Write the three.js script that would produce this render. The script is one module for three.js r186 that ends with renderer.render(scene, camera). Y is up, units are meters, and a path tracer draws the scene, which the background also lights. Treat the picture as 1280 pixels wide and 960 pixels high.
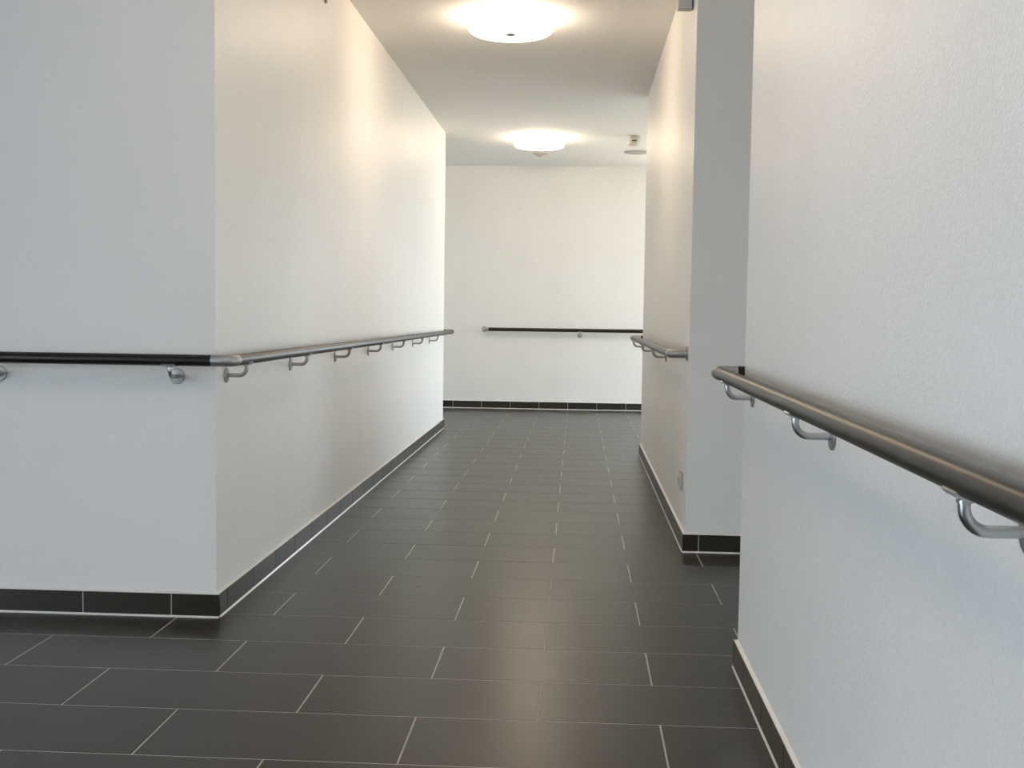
import * as THREE from 'three';
import { mergeGeometries } from 'three/addons/utils/BufferGeometryUtils.js';
import { RoundedBoxGeometry } from 'three/addons/geometries/RoundedBoxGeometry.js';
import { RectAreaLightUniformsLib } from 'three/addons/lights/RectAreaLightUniformsLib.js';

// ---------------------------------------------------------------- camera, sky, exposure
RectAreaLightUniformsLib.init();
const scene = new THREE.Scene();
const camera = new THREE.PerspectiveCamera(2 * Math.atan(480 / 1404.475) * 180 / Math.PI, 4 / 3, 0.05, 100);
camera.position.set(0, 1.00474, 0);
camera.rotation.set(-0.06186, 0.05706, 0.01355, 'YXZ');
scene.add(camera);
scene.background = new THREE.Color().setRGB(0.84, 0.94, 1.02);      // even overcast sky
scene.backgroundIntensity = 8.6;
const renderer = new THREE.WebGLRenderer({ antialias: true });
renderer.toneMapping = THREE.LinearToneMapping;
renderer.toneMappingExposure = 1.0;
renderer.shadowMap.enabled = true;
const LAMP_COLOR = new THREE.Color().setRGB(1.0, 0.76, 0.50);
const LAMP_POWER = 1.02;          // candela of each ceiling lamp
const LAMP_GLOW = 6.5;           // radiance of the opal glass

// ---------------------------------------------------------------- plan of the place (metres; camera stands at x = 0, z = 0)
const H = 2.565;                                  // ceiling
const XL = -1.1654, ZL = -3.571, ZLE = -9.80;     // left block: side face, front face, far end
const XR = 0.4764, ZN = -3.209, ZC = -4.790, ZCE = -8.176;   // right: near wall end, middle block front and far end
const ZB = -11.939;                               // back wall
const X0 = -5.0, X1 = 4.0, Z1 = 4.0, X2 = 2.9;              // outer limits
const BH = 0.0772, BT = 0.012;                    // skirting height and thickness
const WIN1 = { s0: 1.00, s1: 2.75, y0: 0.05, y1: 2.40 };      // back wall, right of the corridor
const WIN3 = { s0: -0.6, s1: 3.4, y0: 0.12, y1: 2.30 };      // left of the crossing
const ADDED_WIN4 = { s0: -11.4, s1: -9.5, y0: 0.05, y1: 2.30 };    // right of the far hall, added to brighten floor and ceiling
const ADDED_WIN5 = { s0: -4.70, s1: -3.30, y0: 0.05, y1: 1.85 };   // end of the side passage, added to brighten the left wall
const ADDED_WIN6 = { s0: -11.6, s1: -10.1, y0: 0.12, y1: 2.30 };   // end of the far left passage, added to lift back wall and ceiling

// ---------------------------------------------------------------- helpers
let seed = 7;
const rnd = () => { seed = (seed * 1664525 + 1013904223) >>> 0; return seed / 4294967296; };
const used = {};
const numbered = (n) => { const k = used[n] = (used[n] ?? -1) + 1; return k ? n + '_' + String(k).padStart(3, '0') : n; };
function mesh(name, g, m, parent) {
  const o = new THREE.Mesh(g, m); o.name = parent ? name : numbered(name);
  o.castShadow = o.receiveShadow = true; (parent ?? scene).add(o); return o;
}
function group(name, parent) { const o = new THREE.Group(); o.name = parent ? name : numbered(name); (parent ?? scene).add(o); return o; }
function tag(o, label, category, grp) { o.userData.label = label; o.userData.category = category; if (grp) o.userData.group = grp; return o; }
function structure(o, label) { o.userData.kind = 'structure'; if (label) o.userData.label = label; return o; }
// a box between two corners, uv in metres on every face
function slab(x0, x1, y0, y1, z0, z1) {
  const a = x1 - x0, b = y1 - y0, c = z1 - z0, g = new THREE.BoxGeometry(a, b, c), uv = g.attributes.uv;
  const d = [[c, b], [c, b], [a, c], [a, c], [a, b], [a, b]];
  for (let f = 0; f < 6; f++) for (let i = 0; i < 4; i++) uv.setXY(f * 4 + i, uv.getX(f * 4 + i) * d[f][0], uv.getY(f * 4 + i) * d[f][1]);
  return g.translate((x0 + x1) / 2, (y0 + y1) / 2, (z0 + z1) / 2);
}
// tileable value noise
function noiseTable(n, s) { let q = s >>> 0; const t = new Float32Array(n); for (let i = 0; i < n; i++) { q = (q * 1664525 + 1013904223) >>> 0; t[i] = q / 4294967296; } return t; }
function layer(w, h, nx, ny, s) {           // nx by ny cells, smooth
  const t = noiseTable(nx * ny, s * 7919 + 13), out = new Float32Array(w * h), sm = (v) => v * v * (3 - 2 * v);
  for (let y = 0; y < h; y++) {
    const fy = y / h * ny, iy = Math.floor(fy), ty = sm(fy - iy), ya = (iy % ny) * nx, yb = ((iy + 1) % ny) * nx;
    for (let x = 0; x < w; x++) {
      const fx = x / w * nx, ix = Math.floor(fx), tx = sm(fx - ix), xa = ix % nx, xb = (ix + 1) % nx;
      const a = t[ya + xa] + (t[ya + xb] - t[ya + xa]) * tx, b = t[yb + xa] + (t[yb + xb] - t[yb + xa]) * tx;
      out[y * w + x] = a + (b - a) * ty - 0.5;
    }
  }
  return out;
}
function combine(w, h, list) {              // list of [nx, ny, seed, weight]
  const o = new Float32Array(w * h);
  for (const [nx, ny, s, k] of list) { const l = layer(w, h, nx, ny, s); for (let i = 0; i < o.length; i++) o[i] += l[i] * k; }
  return o;
}
const toS = (v) => { v = Math.min(1, Math.max(0, v)); return 255 * (v <= 0.0031308 ? 12.92 * v : 1.055 * Math.pow(v, 1 / 2.4) - 0.055); };
function colorMap(w, h, f) {                // f(i) gives linear rgb
  const d = new Uint8Array(w * h * 4);
  for (let i = 0; i < w * h; i++) { const c = f(i); d[i * 4] = toS(c[0]); d[i * 4 + 1] = toS(c[1]); d[i * 4 + 2] = toS(c[2]); d[i * 4 + 3] = 255; }
  return finish(new THREE.DataTexture(d, w, h), true);
}
function grayMap(w, h, f) {
  const d = new Uint8Array(w * h * 4);
  for (let i = 0; i < w * h; i++) { const v = Math.min(255, Math.max(0, f(i) * 255)); d[i * 4] = d[i * 4 + 1] = d[i * 4 + 2] = v; d[i * 4 + 3] = 255; }
  return finish(new THREE.DataTexture(d, w, h), false);
}
function finish(t, srgb) { t.wrapS = t.wrapT = THREE.RepeatWrapping; t.magFilter = THREE.LinearFilter; t.minFilter = THREE.LinearMipmapLinearFilter; t.generateMipmaps = true; if (srgb) t.colorSpace = THREE.SRGBColorSpace; t.needsUpdate = true; return t; }

// ---------------------------------------------------------------- materials
const M = {};
{ // embossed fibre wallpaper, 1 m square
  const n = 1024, fib = combine(n, n, [[380, 250, 1, 0.55], [512, 400, 2, 0.55], [240, 90, 3, 0.30], [60, 40, 4, 0.12]]);
  const big = combine(n, n, [[5, 4, 5, 1], [13, 7, 6, 0.6]]);
  const map = colorMap(n, n, (i) => { const v = 0.87 * (1 + fib[i] * 0.09 + big[i] * 0.02); return [v, v * 0.992, v * 0.972]; });
  const bump = grayMap(n, n, (i) => 0.5 + fib[i] * 0.7);
  M.wallpaper = new THREE.MeshPhysicalMaterial({ map, bumpMap: bump, bumpScale: 0.0009, roughness: 0.46, specularIntensity: 1.0 });
  const g2 = combine(n, n, [[500, 500, 8, 0.5], [200, 200, 9, 0.4], [8, 8, 10, 0.3]]);
  const map2 = colorMap(n, n, (i) => { const v = 0.87 * (1 + g2[i] * 0.02); return [v, v * 0.997, v * 0.985]; });
  M.paint = new THREE.MeshStandardMaterial({ map: map2, bumpMap: grayMap(n, n, (i) => 0.5 + g2[i] * 0.5), bumpScale: 0.0003, roughness: 0.75 });
  M.ceiling = new THREE.MeshStandardMaterial({ color: new THREE.Color().setRGB(0.91, 0.905, 0.895), roughness: 0.9 });
}
const tileMats = [];
{ // anthracite porcelain with fine streaks along the tile, 0.6 by 0.3 m
  const w = 1024, h = 512;
  for (let v = 0; v < 4; v++) {
    const st = combine(w, h, [[6, 90, 20 + v, 0.5], [14, 200, 30 + v, 0.5], [90, 300, 40 + v, 0.25]]), cl = combine(w, h, [[5, 4, 50 + v, 0.6], [12, 9, 60 + v, 0.4], [40, 30, 70 + v, 0.2]]);
    const fine = combine(w, h, [[500, 250, 80 + v, 1]]);
    const b = 0.028 * [1, 1.08, 0.93, 1.03][v];
    const map = colorMap(w, h, (i) => { const k = b * (1 + st[i] * 0.26 + cl[i] * 0.30 + fine[i] * 0.06); return [k * 1.09, k, k * 0.83]; });
    const rough = grayMap(w, h, (i) => 0.30 + st[i] * 0.03 + cl[i] * 0.04);
    tileMats.push(new THREE.MeshPhysicalMaterial({ ior: 1.38, map, roughnessMap: rough, roughness: 1 }));
  }
  const gn = combine(512, 512, [[200, 200, 91, 0.6], [30, 30, 92, 0.5]]);
  M.grout = new THREE.MeshStandardMaterial({ map: colorMap(512, 512, (i) => { const k = 0.54 * (1 + gn[i] * 0.25); return [k, k * 0.97, k * 0.92]; }), roughness: 0.9 });
  M.caulk = new THREE.MeshStandardMaterial({ color: new THREE.Color().setRGB(0.72, 0.71, 0.68), roughness: 0.28 });
}
{ // dark stained wood of the rails, u round the tube, v along it
  const w = 256, h = 1024, gr = combine(w, h, [[90, 8, 101, 0.5], [50, 20, 102, 0.4], [128, 60, 103, 0.3]]);
  M.wood = new THREE.MeshPhysicalMaterial({ map: colorMap(w, h, (i) => { const k = 0.009 * (1 + gr[i] * 0.9); return [k * 1.12, k, k * 0.9]; }), roughness: 0.34, ior: 1.43 });
}
M.steel = new THREE.MeshStandardMaterial({ color: new THREE.Color().setRGB(0.52, 0.53, 0.54), metalness: 1, roughness: 0.30 });
M.steelSatin = new THREE.MeshStandardMaterial({ color: new THREE.Color().setRGB(0.46, 0.46, 0.46), metalness: 1, roughness: 0.52 });
M.opal = new THREE.MeshStandardMaterial({ color: 0xf4f1ea, roughness: 0.3, emissive: LAMP_COLOR.clone().lerp(new THREE.Color(1, 1, 1), 0.35), emissiveIntensity: LAMP_GLOW });
M.whitePlastic = new THREE.MeshStandardMaterial({ color: new THREE.Color().setRGB(0.70, 0.68, 0.62), roughness: 0.5 });
M.greyPlastic = new THREE.MeshStandardMaterial({ color: new THREE.Color().setRGB(0.40, 0.40, 0.39), roughness: 0.5 });
M.paleGrey = new THREE.MeshStandardMaterial({ color: new THREE.Color().setRGB(0.62, 0.62, 0.61), roughness: 0.45 });
M.blackPlastic = new THREE.MeshStandardMaterial({ color: new THREE.Color().setRGB(0.02, 0.02, 0.02), roughness: 0.4 });
M.frame = new THREE.MeshStandardMaterial({ color: new THREE.Color().setRGB(0.5, 0.5, 0.5), roughness: 0.45, metalness: 0.3 });
M.glass = new THREE.MeshPhysicalMaterial({ color: 0xffffff, transmission: 1, thickness: 0, roughness: 0, ior: 1.5 });
M.warmBounce = new THREE.MeshStandardMaterial({ color: new THREE.Color().setRGB(0.72, 0.59, 0.41), roughness: 0.9 });  // unseen ground, sandy tint chosen to warm daylight bounced into the far windows
M.coolBounce = new THREE.MeshStandardMaterial({ color: new THREE.Color().setRGB(0.32, 0.41, 0.53), roughness: 0.9 });  // unseen ground, blue tint chosen to cool daylight bounced in from the left

// ---------------------------------------------------------------- walls and ceiling
const WP = M.wallpaper, PT = M.paint;          // box faces: +x, -x, +y, -y, +z, -z
structure(mesh('wall_left', slab(X0, XL, 0, H, ZLE, ZL), [WP, PT, PT, PT, PT, PT]), 'pale wall block with embossed wallpaper beside the corridor');
structure(mesh('wall_right', slab(XR, XR + 0.45, 0, H, ZN, Z1), [WP, WP, WP, WP, WP, PT]), 'silvery embossed wallpaper wall along the long handrail');
structure(mesh('wall_right_middle', slab(XR, X1, 0, H, ZCE, ZC), [PT, WP, PT, PT, PT, PT]), 'pale wall block with the wall socket low on its side');
// an outer wall with window holes; axis is the direction the wall runs in
function outerWall(name, axis, at0, at1, s0, s1, holes, m, label) {
  const bx = (u0, u1, y0, y1) => axis === 'x' ? slab(u0, u1, y0, y1, at0, at1) : slab(at0, at1, y0, y1, u0, u1), parts = [];
  let from = s0;
  for (const w of holes) { parts.push(bx(from, w.s0, 0, H), bx(w.s0, w.s1, 0, w.y0), bx(w.s0, w.s1, w.y1, H)); from = w.s1; }
  parts.push(bx(from, s1, 0, H));
  structure(mesh(name, mergeGeometries(parts), m), label);
}
outerWall('wall_back', 'x', ZB - 0.25, ZB, X0, X2 + 0.25, [WIN1], WP, 'cream wall closing the far end of the corridor');
outerWall('wall_front', 'x', Z1, Z1 + 0.25, X0, X1, [], PT);
outerWall('wall_outer_left', 'z', X0 - 0.25, X0, ZB - 0.25, Z1 + 0.25, [ADDED_WIN6, WIN3], PT);
outerWall('wall_outer_right', 'z', X1, X1 + 0.25, ZCE, Z1 + 0.25, [ADDED_WIN5], PT);
outerWall('wall_hall_right', 'z', X2, X2 + 0.25, ZB, ZCE, [ADDED_WIN4], PT);  // wall set close so its added window brightens the far floor
structure(mesh('ceiling', mergeGeometries([slab(X0 - 0.25, X1 + 0.25, H, H + 0.2, ZCE, Z1 + 0.25), slab(X0 - 0.25, X2 + 0.25, H, H + 0.2, ZB - 0.25, ZCE)]), M.ceiling), 'plain white ceiling with round lamps');

// windows out of the frame that let the daylight in, some added as fill
function windowUnit(name, axis, w, c, n) {
  const o = structure(group(name)), t = 0.06, d = 0.035;
  const W = w.s1 - w.s0, Hh = w.y1 - w.y0, bx = (u0, u1, y0, y1) => axis === 'x' ? slab(u0, u1, y0, y1, c - d, c + d) : slab(c - d, c + d, y0, y1, u0, u1);
  mesh('window_frame', mergeGeometries([bx(w.s0, w.s1, w.y0, w.y0 + t), bx(w.s0, w.s1, w.y1 - t, w.y1), bx(w.s0, w.s0 + t, w.y0 + t, w.y1 - t), bx(w.s1 - t, w.s1, w.y0 + t, w.y1 - t)]), M.frame, o);
  for (let i = 0; i < n; i++) {
    const a = w.s0 + t + (W - 2 * t) * i / n, b = w.s0 + t + (W - 2 * t) * (i + 1) / n, g = new THREE.PlaneGeometry(b - a - 0.05, Hh - 2 * t - 0.002);
    if (i) mesh('mullion', bx(a - 0.025, a + 0.025, w.y0 + t, w.y1 - t), M.frame, o);
    const p = mesh('pane', axis === 'x' ? g.translate((a + b) / 2, (w.y0 + w.y1) / 2, c) : g.rotateY(Math.PI / 2).translate(c, (w.y0 + w.y1) / 2, (a + b) / 2), M.glass, o);
    p.castShadow = false;
  }
}
windowUnit('window_1', 'x', WIN1, ZB - 0.14, 2); //W1
windowUnit('window_2', 'z', WIN3, X0 - 0.14, 4); //W3
windowUnit('added_window_3', 'z', ADDED_WIN4, X2 + 0.14, 2); //W4, added to brighten the far hall
windowUnit('added_window_4', 'z', ADDED_WIN5, X1 + 0.14, 2); //W5, added fill for the left wall
windowUnit('added_window_5', 'z', ADDED_WIN6, X0 - 0.14, 2); //W6, added fill for the back wall
structure(mesh('ground_outside', mergeGeometries([slab(X0 - 12, X1 + 12, -0.2, -0.06, ZB - 14, ZB - 0.25), slab(X1 + 0.25, X1 + 12, -0.2, -0.06, ZB - 0.25, Z1 + 14), slab(X2 + 0.25, X1 + 0.25, -0.2, -0.06, ZB - 0.25, ZCE), slab(X0 - 12, X0 - 0.25, -0.2, -0.06, ZB - 0.25, -7)]), M.warmBounce), 'unseen terrace outside the building, tinted sandy to warm the daylight');
structure(mesh('ground_outside_left', slab(X0 - 12, X0 - 0.25, -0.2, -0.06, -7, Z1 + 14), M.coolBounce), 'unseen yard outside the building, tinted blue to cool the daylight');

// ---------------------------------------------------------------- floor: grout bed with separate tiles
const TX = -0.08183, TZ = -2.43118, TW = 0.6050, TD = 0.2973, GAP = 0.0046, TT = 0.009;
const blocks = [[X0, XL, ZLE, ZL], [XR, XR + 0.45, ZN, Z1], [XR, X1, ZCE, ZC]];
camera.updateMatrixWorld(); camera.updateProjectionMatrix();
const viewProj = new THREE.Matrix4().multiplyMatrices(camera.projectionMatrix, camera.matrixWorld.clone().invert());
function seen(x, z) {
  const v = new THREE.Vector4(x, 0, z, 1).applyMatrix4(viewProj);
  if (v.w <= 0 || Math.abs(v.x) > v.w * 1.02 || Math.abs(v.y) > v.w * 1.02) return false;
  for (let k = 0.02; k <= 1.0001; k += 0.005) for (const [a, b, c, d] of blocks) if (x * k > a && x * k < b && z * k > c && z * k < d) return false;
  return true;
}
function tileGeometry(lx, lz, thick) {      // a slab with a fine chamfer, top at y = 0
  const c = 0.0004, P = [], U = [], I = [], ring = (y, i) => { for (const [sx, sz] of [[-1, -1], [1, -1], [1, 1], [-1, 1]]) { P.push(sx * (lx / 2 - i), y, sz * (lz / 2 - i)); U.push(sx * lx / 2 / 0.6 + 0.5, sz * lz / 2 / 0.3 + 0.5); } };
  const quad = (r0, r1) => { for (let k = 0; k < 4; k++) { const n = (k + 1) % 4; I.push(r0 + k, r1 + n, r0 + n, r0 + k, r1 + k, r1 + n); } };
  ring(0, c); ring(0, c); ring(-c, 0); ring(-c, 0); ring(-thick, 0);
  I.push(0, 2, 1, 0, 3, 2); quad(4, 8); quad(12, 16);
  const g = new THREE.BufferGeometry(); g.setAttribute('position', new THREE.Float32BufferAttribute(P, 3)); g.setAttribute('uv', new THREE.Float32BufferAttribute(U, 2)); g.setIndex(I);
  g.computeVertexNormals(); return g;
}
const floor = structure(mesh('floor', mergeGeometries([slab(X0 - 0.25, X1 + 0.25, -0.2, -0.0007, ZCE, Z1 + 0.25), slab(X0 - 0.25, X2 + 0.25, -0.2, -0.0007, ZB - 0.25, ZCE)]), M.grout), 'dark anthracite tiled floor in running bond with pale joints');
{
  const tg = tileGeometry(TW - GAP, TD - GAP, TT), rest = [];
  const flip = tg.clone().rotateY(Math.PI);
  const r0 = Math.floor((TZ - Z1) / TD), r1 = Math.ceil((TZ - ZB) / TD);
  for (let k = r0; k <= r1; k++) {
    const z = TZ - TD * (k + 0.5);
    for (let m = -9; m <= 8; m++) {
      const x = TX + TW * (m + ((k % 2 + 2) % 2 ? 0.5 : 0));
      if (x < X0 - 0.1 || x > (z < ZCE ? X2 - 0.2 : X1 + 0.1)) continue;
      let vis = false;
      for (let i = -2; i <= 2 && !vis; i++) for (let j = -1; j <= 1 && !vis; j++) vis = seen(x + i * TW * 0.245, z + j * TD * 0.49);
      const v = Math.floor(rnd() * 4), f = rnd() < 0.5, dy = (rnd() - 0.5) * 0.0002;
      if (vis) { const o = mesh('tile', f ? flip : tg, tileMats[v], floor); o.position.set(x, dy, z); }
      else rest.push((f ? flip : tg).clone().translate(x, dy, z));
    }
  }
  const o = mesh('tile_field', mergeGeometries(rest), tileMats[0], floor); o.userData.kind = 'stuff';
  console.log('floor tiles', floor.children.length - 1, 'rest', rest.length);
}

// ---------------------------------------------------------------- skirting: one tile after another, white joint below and above
// from a to b along one axis; "out" is the direction the face looks to; "at" is the wall plane; joints at phase + n * 0.3025
function skirting(name, axis, at, out, a, b, phase, step = 0.3025, label) {
  const o = structure(group(name), label), gap = 0.004;
  const box = (s0, s1, y0, y1, d0, d1) => { const lo = at + out * d0, hi = at + out * d1, n = Math.min(lo, hi), m = Math.max(lo, hi); return axis === 'x' ? slab(s0, s1, y0, y1, n, m) : slab(n, m, y0, y1, s0, s1); };
  mesh('joint_filler', box(a, b, 0.001, BH - 0.002, 0.0001, BT - 0.0015), M.grout, o);
  let s = phase + Math.floor((a - phase) / step) * step;
  for (; s < b - 0.003; s += step) {
    const s0 = Math.max(a, s + gap / 2), s1 = Math.min(b, s + step - gap / 2);
    if (s1 - s0 < 0.004) continue;
    mesh('skirting_tile', box(s0, s1, 0.0065, BH, 0.0001, BT), tileMats[Math.floor(rnd() * 4)], o);
  }
  // silicone bead at the foot and thin filler on the top edge
  const prism = (pts) => { const sh = new THREE.Shape(pts.map(([d, y]) => new THREE.Vector2(d, y))), g = new THREE.ExtrudeGeometry(sh, { depth: b - a, bevelEnabled: false });
    const m = new THREE.Matrix4(); // shape x -> out, y -> up, depth -> axis
    if (axis === 'x') m.set(0, 0, 1, a, 0, 1, 0, 0, out, 0, 0, at, 0, 0, 0, 1); else m.set(out, 0, 0, at, 0, 1, 0, 0, 0, 0, 1, a, 0, 0, 0, 1);
    g.applyMatrix4(m);
    if (m.determinant() < 0) { const p = g.attributes.position, n = p.count; for (let i = 0; i < n; i += 3) for (const at2 of [g.attributes.position, g.attributes.normal, g.attributes.uv]) { const q = []; for (let c = 0; c < at2.itemSize; c++) { q.push(at2.getComponent(i + 1, c)); at2.setComponent(i + 1, c, at2.getComponent(i + 2, c)); at2.setComponent(i + 2, c, q[c]); } } }
    return g; };
  mesh('foot_bead', prism([[0.002, 0.0002], [BT + 0.0035, 0.0002], [BT + 0.0005, 0.0064], [0.002, 0.0064]]), M.caulk, o);
  mesh('top_bead', prism([[0.0002, BH + 0.0002], [BT - 0.002, BH + 0.0002], [0.0002, BH + 0.005]]), M.caulk, o);
  return o;
}
const cornerFix = BT;
skirting('baseboard_left_front', 'x', ZL, 1, X0, XL + cornerFix, -1.608, 0.2965, 'dark skirting tiles under the black front handrail');
skirting('baseboard_left', 'z', XL, 1, ZLE, ZL, -3.6546, 0.3, 'dark skirting tiles along the left corridor wall');
skirting('baseboard_left_end', 'x', ZLE, -1, X0, XL + cornerFix, -1.4, 0.3025);
skirting('baseboard_back', 'x', ZB, 1, X0, WIN1.s0, -0.0839, 0.3068, 'dark skirting tiles along the far wall');
skirting('baseboard_right_middle', 'z', XR, -1, ZCE, ZC, -4.9, 0.3, 'dark skirting tiles below the wall socket');
skirting('baseboard_right_middle_front', 'x', ZC, 1, XR - cornerFix, X1, 0.5324, 0.3025, 'dark skirting tiles at the foot of the grey block front');
skirting('baseboard_right_middle_end', 'x', ZCE, -1, XR - cornerFix, X2, 0.7, 0.3025);
skirting('baseboard_right', 'z', XR, -1, ZN, Z1, -2.7233, 0.2986, 'dark skirting tiles along the right embossed wall');
skirting('baseboard_right_end', 'x', ZN, -1, XR - cornerFix, XR + 0.45, 0.6, 0.3025);

// ---------------------------------------------------------------- handrails
const RY = 0.8455, RR = 0.0185, RO = 0.070, DY = 0.790;     // rail axis height, radius, distance from the wall; rosette height
const lathe = (pts, seg = 32) => new THREE.LatheGeometry(pts.map(([r, y]) => new THREE.Vector2(r, y)), seg);
// bracket built at the origin of the wall plane: wall at z = 0, outward +z, rail runs along x at y = RY - DY
const rosetteG = lathe([[0, 0.0075], [0.009, 0.0075], [0.0095, 0.0055], [0.0235, 0.005], [0.0255, 0.0035], [0.0258, 0.0002], [0, 0.0002]].reverse()).rotateX(Math.PI / 2);
const screwG = lathe([[0, 0.0066], [0.0022, 0.0062], [0.003, 0.005]].reverse(), 12).rotateX(Math.PI / 2);
const armG = (() => {
  const up = RY - DY, top = up - RR - 0.0035, r = 0.026, pts = [];
  pts.push(new THREE.Vector3(0, 0, 0.003), new THREE.Vector3(0, 0, 0.012), new THREE.Vector3(0, 0, 0.025));
  for (let i = 0; i <= 8; i++) { const a = i / 8 * Math.PI / 2; pts.push(new THREE.Vector3(0, Math.min(top, r - r * Math.cos(a)), RO - r + r * Math.sin(a))); }
  pts.push(new THREE.Vector3(0, top, RO));
  const path = new THREE.CurvePath();
  for (let i = 1; i < pts.length; i++) if (pts[i].distanceTo(pts[i - 1]) > 1e-5) path.add(new THREE.LineCurve3(pts[i - 1], pts[i]));
  return new THREE.TubeGeometry(new THREE.CatmullRomCurve3(pts.filter((q, i) => !i || q.distanceTo(pts[i - 1]) > 1e-4), false, 'centripetal'), 40, 0.0068, 14);
})();
const collarG = mergeGeometries([new THREE.CylinderGeometry(0.0085, 0.0085, 0.003, 20).translate(0, RY - DY - RR - 0.0055, RO)]);
const saddleG = (() => {                    // curved plate that hugs the underside of the rail
  const sh = new THREE.Shape(), a0 = -Math.PI / 2 - 0.95, a1 = -Math.PI / 2 + 0.95;
  sh.absarc(0, 0, RR + 0.0036, a0, a1, false); sh.absarc(0, 0, RR + 0.0004, a1, a0, true);
  return new THREE.ExtrudeGeometry(sh, { depth: 0.044, bevelEnabled: false, curveSegments: 12 }).translate(0, 0, -0.022).rotateY(Math.PI / 2).translate(0, RY - DY, RO);
})();
function bracket(parent, x, z, turn) {
  const b = group('bracket', parent); b.position.set(x, DY, z); b.rotation.y = turn;
  mesh('rosette', rosetteG, M.steelSatin, b);
  for (const a of [-1, 1]) { const s = mesh('screw', screwG, M.steel, b); s.position.set(0.0165 * a, 0, 0); }
  mesh('arm', armG, M.steel, b); mesh('collar', collarG, M.steel, b); mesh('saddle_plate', saddleG, M.steel, b);
}
function woodRail(parent, from, to) {       // straight dark tube
  const d = to.clone().sub(from), L = d.length(), g = new THREE.CylinderGeometry(RR, RR, L, 40, 1, false), uv = g.attributes.uv;
  for (let i = 0; i < uv.count; i++) uv.setY(i, uv.getY(i) * L / 0.8);
  const o = mesh('rail', g, M.wood, parent); o.quaternion.setFromUnitVectors(new THREE.Vector3(0, 1, 0), d.normalize()); o.position.copy(from).add(to).multiplyScalar(0.5); o.userData.label = 'dark wooden rail';
}
// steel elbow through a corner point, legs along two directions
function elbow(parent, c, d1, l1, d2, l2, name = 'corner_elbow') {
  const r = 0.026, pts = [], A = c.clone().addScaledVector(d1, r), B = c.clone().addScaledVector(d2, r), O = c.clone().addScaledVector(d1, r).addScaledVector(d2, r);
  const path = new THREE.CurvePath();
  pts.push(c.clone().addScaledVector(d1, l1), c.clone().addScaledVector(d1, (l1 + r) / 2));
  for (let i = 0; i <= 10; i++) { const a = i / 10 * Math.PI / 2; pts.push(O.clone().addScaledVector(d2, -r * Math.cos(a)).addScaledVector(d1, -r * Math.sin(a))); }
  pts.push(c.clone().addScaledVector(d2, (l2 + r) / 2), c.clone().addScaledVector(d2, l2));
  const o = mesh(name, new THREE.TubeGeometry(new THREE.CatmullRomCurve3(pts, false, 'centripetal'), 48, RR + 0.0004, 32), M.steelSatin, parent); o.userData.label = 'brushed steel ' + (name === 'corner_elbow' ? 'corner elbow' : 'end return');
  for (const [d, l] of [[d1, l1], [d2, l2]]) {  // narrow ring where the elbow meets the rail
    const g = new THREE.CylinderGeometry(RR + 0.0010, RR + 0.0010, 0.006, 32), q = mesh('joint_ring', g, M.steel, parent);
    q.quaternion.setFromUnitVectors(new THREE.Vector3(0, 1, 0), d); q.position.copy(c).addScaledVector(d, l - 0.002);
  }
}
function flange(parent, x, y, z, turn) {
  const o = mesh('wall_flange', lathe([[0, 0.006], [0.0275, 0.006], [0.0295, 0.004], [0.0298, 0.0002], [0, 0.0002]].reverse()).rotateX(Math.PI / 2), M.steelSatin, parent); o.position.set(x, y, z); o.rotation.y = turn;
}
const V = (x, y, z) => new THREE.Vector3(x, y, z), PX = V(1, 0, 0), NX = V(-1, 0, 0), PZ = V(0, 0, 1), NZ = V(0, 0, -1);
const TURN = { pz: 0, px: Math.PI / 2, nz: Math.PI, nx: -Math.PI / 2 };
{ // round the left block
  const o = tag(group('handrail'), 'dark wooden handrail wrapping the left wall corner with a steel elbow', 'handrail', 'wall handrails'); const xa = XL + RO, za = ZL + RO, zb = ZLE - RO;
  woodRail(o, V(X0 + 0.1, RY, za), V(xa - 0.057, RY, za)); elbow(o, V(xa, RY, za), NX, 0.058, NZ, 0.058);
  woodRail(o, V(xa, RY, za - 0.057), V(xa, RY, zb + 0.057)); elbow(o, V(xa, RY, zb), PZ, 0.058, NX, 0.058);
  woodRail(o, V(xa - 0.057, RY, zb), V(-3.2, RY, zb));
  for (const x of [-1.2916, -1.885, -2.6, -3.4, -4.2]) bracket(o, x, ZL, TURN.pz);
  for (const z of [-3.679, -4.52, -5.374, -6.24, -7.08, -7.94, -8.83]) bracket(o, XL, z, TURN.px);
  for (const x of [-1.5, -2.4]) bracket(o, x, ZLE, TURN.nz);
}
{ // back wall
  const o = tag(group('handrail'), 'short dark handrail on the far cream wall with a steel end return', 'handrail', 'wall handrails'); const za = ZB + RO, xa = -0.985;
  elbow(o, V(xa, RY, za), PX, 0.050, NZ, RO - 0.001, 'end_return'); flange(o, xa, RY, ZB, TURN.pz);
  woodRail(o, V(xa + 0.049, RY, za), V(0.95, RY, za));
  for (const x of [0.0326, 0.85]) bracket(o, x, ZB, TURN.pz);
}
{ // middle block on the right
  const o = tag(group('handrail'), 'handrail on the right block above the wall socket, ending in a wall flange', 'handrail', 'wall handrails'); const xa = XR - RO, za = ZC - 0.085, zb = ZCE - RO;
  elbow(o, V(xa, RY, za), NZ, 0.060, PX, RO - 0.001, 'end_return'); flange(o, XR, RY, za, TURN.nx);
  woodRail(o, V(xa, RY, za - 0.059), V(xa, RY, zb + 0.057)); elbow(o, V(xa, RY, zb), PZ, 0.058, PX, 0.058);
  woodRail(o, V(xa + 0.057, RY, zb), V(2.7, RY, zb));
  for (const z of [-6.0, -7.04, -8.03]) bracket(o, XR, z, TURN.nx);
  for (const x of [0.9, 1.75, 2.55]) bracket(o, x, ZCE, TURN.nz);
}
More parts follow.
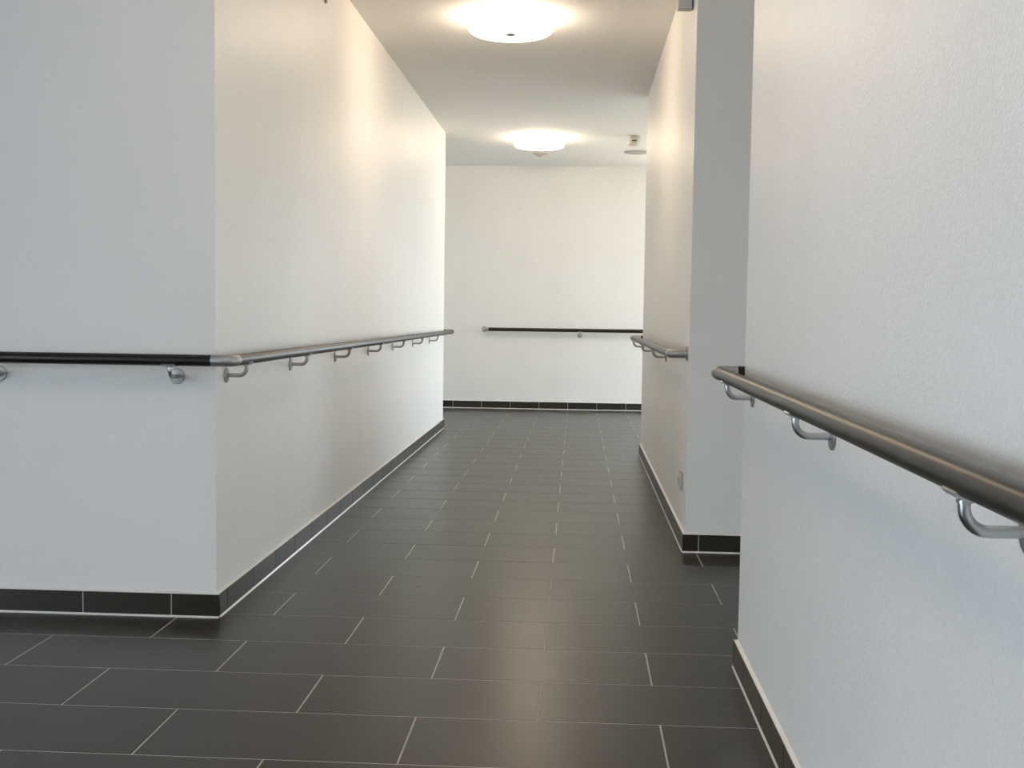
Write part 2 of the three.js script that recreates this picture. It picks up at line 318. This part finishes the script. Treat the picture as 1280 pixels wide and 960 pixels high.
{ // long rail on the right wall
  const o = tag(group('handrail'), 'long dark handrail on curved steel brackets along the silvery right wall', 'handrail', 'wall handrails'); const xa = XR - RO, zb = ZN - RO;
  woodRail(o, V(xa, RY, 3.4), V(xa, RY, zb + 0.057)); elbow(o, V(xa, RY, zb), PZ, 0.058, PX, 0.058);
  woodRail(o, V(xa + 0.057, RY, zb), V(XR + 0.42, RY, zb));
  for (const z of [-3.045, -2.10, -1.188, -0.28, 0.64, 1.56, 2.48]) bracket(o, XR, z, TURN.nx);
  bracket(o, XR + 0.25, ZN, TURN.nz);
  o.rotation.x = 0.0024; o.position.set(0, 0.0024 * zb, -0.0024 * RY);   // it falls slightly towards the crossing
}

// ---------------------------------------------------------------- ceiling lamps
function ceilingLamp(x, z, label) {
  const o = group('ceiling_lamp'); o.position.set(x, H, z); if (label) tag(o, label, 'ceiling lamp', 'round ceiling lamps'); 
  const R = 0.222;
  mesh('base_plate', lathe([[0, -0.001], [0.12, -0.001], [0.12, -0.012], [0, -0.012]]).scale(1, 1, 1), M.whitePlastic, o);
  const pr = [[0.16, -0.0125], [R - 0.012, -0.013]];
  for (let i = 0; i <= 6; i++) { const a = i / 6 * Math.PI / 2; pr.push([R - 0.008 + 0.008 * Math.sin(a), -0.021 + 0.008 * Math.cos(a)]); }
  for (let i = 0; i <= 10; i++) { const a = i / 10 * Math.PI / 2; pr.push([R - 0.03 + 0.03 * Math.cos(a), -0.062 - 0.024 * Math.sin(a)]); }
  pr.push([0.12, -0.0895], [0.03, -0.0915], [0, -0.0915]);
  const sh = mesh('glass_shade', lathe(pr, 64), M.opal, o); sh.userData.label = 'glowing white opal glass';
  mesh('finial', lathe([[0, -0.0985], [0.010, -0.0982], [0.022, -0.096], [0.027, -0.0935], [0.027, -0.0916]], 32), M.steelSatin, o);
  const l = new THREE.PointLight(LAMP_COLOR, LAMP_POWER, 0, 2); l.position.set(0, -0.047, 0); l.castShadow = true; l.shadow.radius = 2.1; l.name = 'lamp_bulb'; o.add(l);
  return o;
}
ceilingLamp(-0.375, -6.0, 'round opal ceiling lamp hanging over the middle of the corridor');
ceilingLamp(-0.360, -10.03, 'round opal ceiling lamp before the far cream wall, by the smoke detector');
ceilingLamp(-0.37, -1.97, 'round opal ceiling lamp over the crossing of the corridors');
ceilingLamp(-0.37, 2.06, 'round opal ceiling lamp by the large glazed window');

// ---------------------------------------------------------------- devices
{
  const o = tag(group('smoke_detector'), 'small grey smoke detector on the ceiling behind the far lamp', 'smoke detector'); o.position.set(-0.378, H, -10.75);
  mesh('base', lathe([[0, 0], [0.05, 0], [0.05, -0.02], [0, -0.02]].reverse()), M.greyPlastic, o);
  mesh('sensor_head', lathe([[0, -0.0201], [0.072, -0.0201], [0.076, -0.03], [0.07, -0.04], [0.03, -0.058], [0.012, -0.066], [0, -0.069]].reverse()), M.greyPlastic, o);
}
{
  const o = tag(group('motion_sensor'), 'small cream motion sensor with a dark slot on the ceiling', 'sensor'); o.position.set(0.466, H, -9.93);
  mesh('housing', lathe([[0, 0], [0.057, 0], [0.057, -0.066], [0.052, -0.078], [0.03, -0.083], [0, -0.084]].reverse(), 40), M.whitePlastic, o);
  const s = mesh('lens_slot', new RoundedBoxGeometry(0.044, 0.010, 0.006, 2, 0.002), M.blackPlastic, o); s.position.set(0.002, -0.045, 0.0565); s.rotation.y = 0.03;
  const k = mesh('indicator', new THREE.SphereGeometry(0.005, 12, 8), M.whitePlastic, o); k.position.set(0.036, -0.042, 0.0445);
}
{
  const o = tag(group('ceiling_speaker'), 'flat grey round speaker grille flush with the ceiling', 'speaker'); o.position.set(0.54, H, -10.87);
  mesh('rim', lathe([[0.108, -0.0002], [0.122, -0.0002], [0.122, -0.004], [0.116, -0.007], [0.108, -0.005]].reverse(), 48), M.greyPlastic, o);
  mesh('grille', lathe([[0, -0.0001], [0.108, -0.0001], [0.108, -0.004], [0, -0.0055]].reverse(), 48), M.greyPlastic, o);
}
{
  const o = tag(group('wall_box'), 'grey box fixed high on the right block, close to the ceiling', 'wall box'); o.position.set(XR, 2.328, -4.95);
  mesh('mounting_plate', slab(-0.006, 0, 0.004, 0.196, -0.052, -0.004), M.blackPlastic, o);
  const b = mesh('housing', new RoundedBoxGeometry(0.060, 0.20, 0.057, 3, 0.003), M.paleGrey, o); b.position.set(-0.036, 0.10, -0.0285);
}
{
  const o = tag(group('wall_clip'), 'tiny grey wall fitting high on the left corridor wall', 'wall fitting'); o.position.set(XL, 2.392, -5.06);
  for (const s of [-1, 1]) { const c = mesh('hook', new RoundedBoxGeometry(0.012, 0.06, 0.014, 2, 0.002), M.greyPlastic, o); c.position.set(0.006, 0.038, s * 0.07); c.rotation.x = -0.25; }
  const b = mesh('plate', new RoundedBoxGeometry(0.010, 0.05, 0.2, 2, 0.002), M.greyPlastic, o); b.position.set(0.005, 0.085, 0);
}
{
  const o = tag(group('wall_socket'), 'small metal-framed wall socket low on the right block above the skirting', 'socket'); o.position.set(XR, 0.283, -4.965);
  const f = mesh('cover_frame', new RoundedBoxGeometry(0.011, 0.082, 0.082, 3, 0.003), M.frame, o); f.position.x = -0.0055;
  const g = mesh('insert', new RoundedBoxGeometry(0.005, 0.056, 0.056, 3, 0.002), M.whitePlastic, o); g.position.x = -0.012;
  mesh('plug_ring', lathe([[0.0195, 0.0140], [0.0215, 0.0175], [0.024, 0.0175], [0.025, 0.0140]].reverse(), 32).rotateZ(Math.PI / 2), M.steel, o);
  mesh('plug_well', lathe([[0, 0.0146], [0.0195, 0.0146], [0.0195, 0.0140]].reverse(), 32).rotateZ(Math.PI / 2), M.blackPlastic, o);
}
renderer.render(scene, camera);
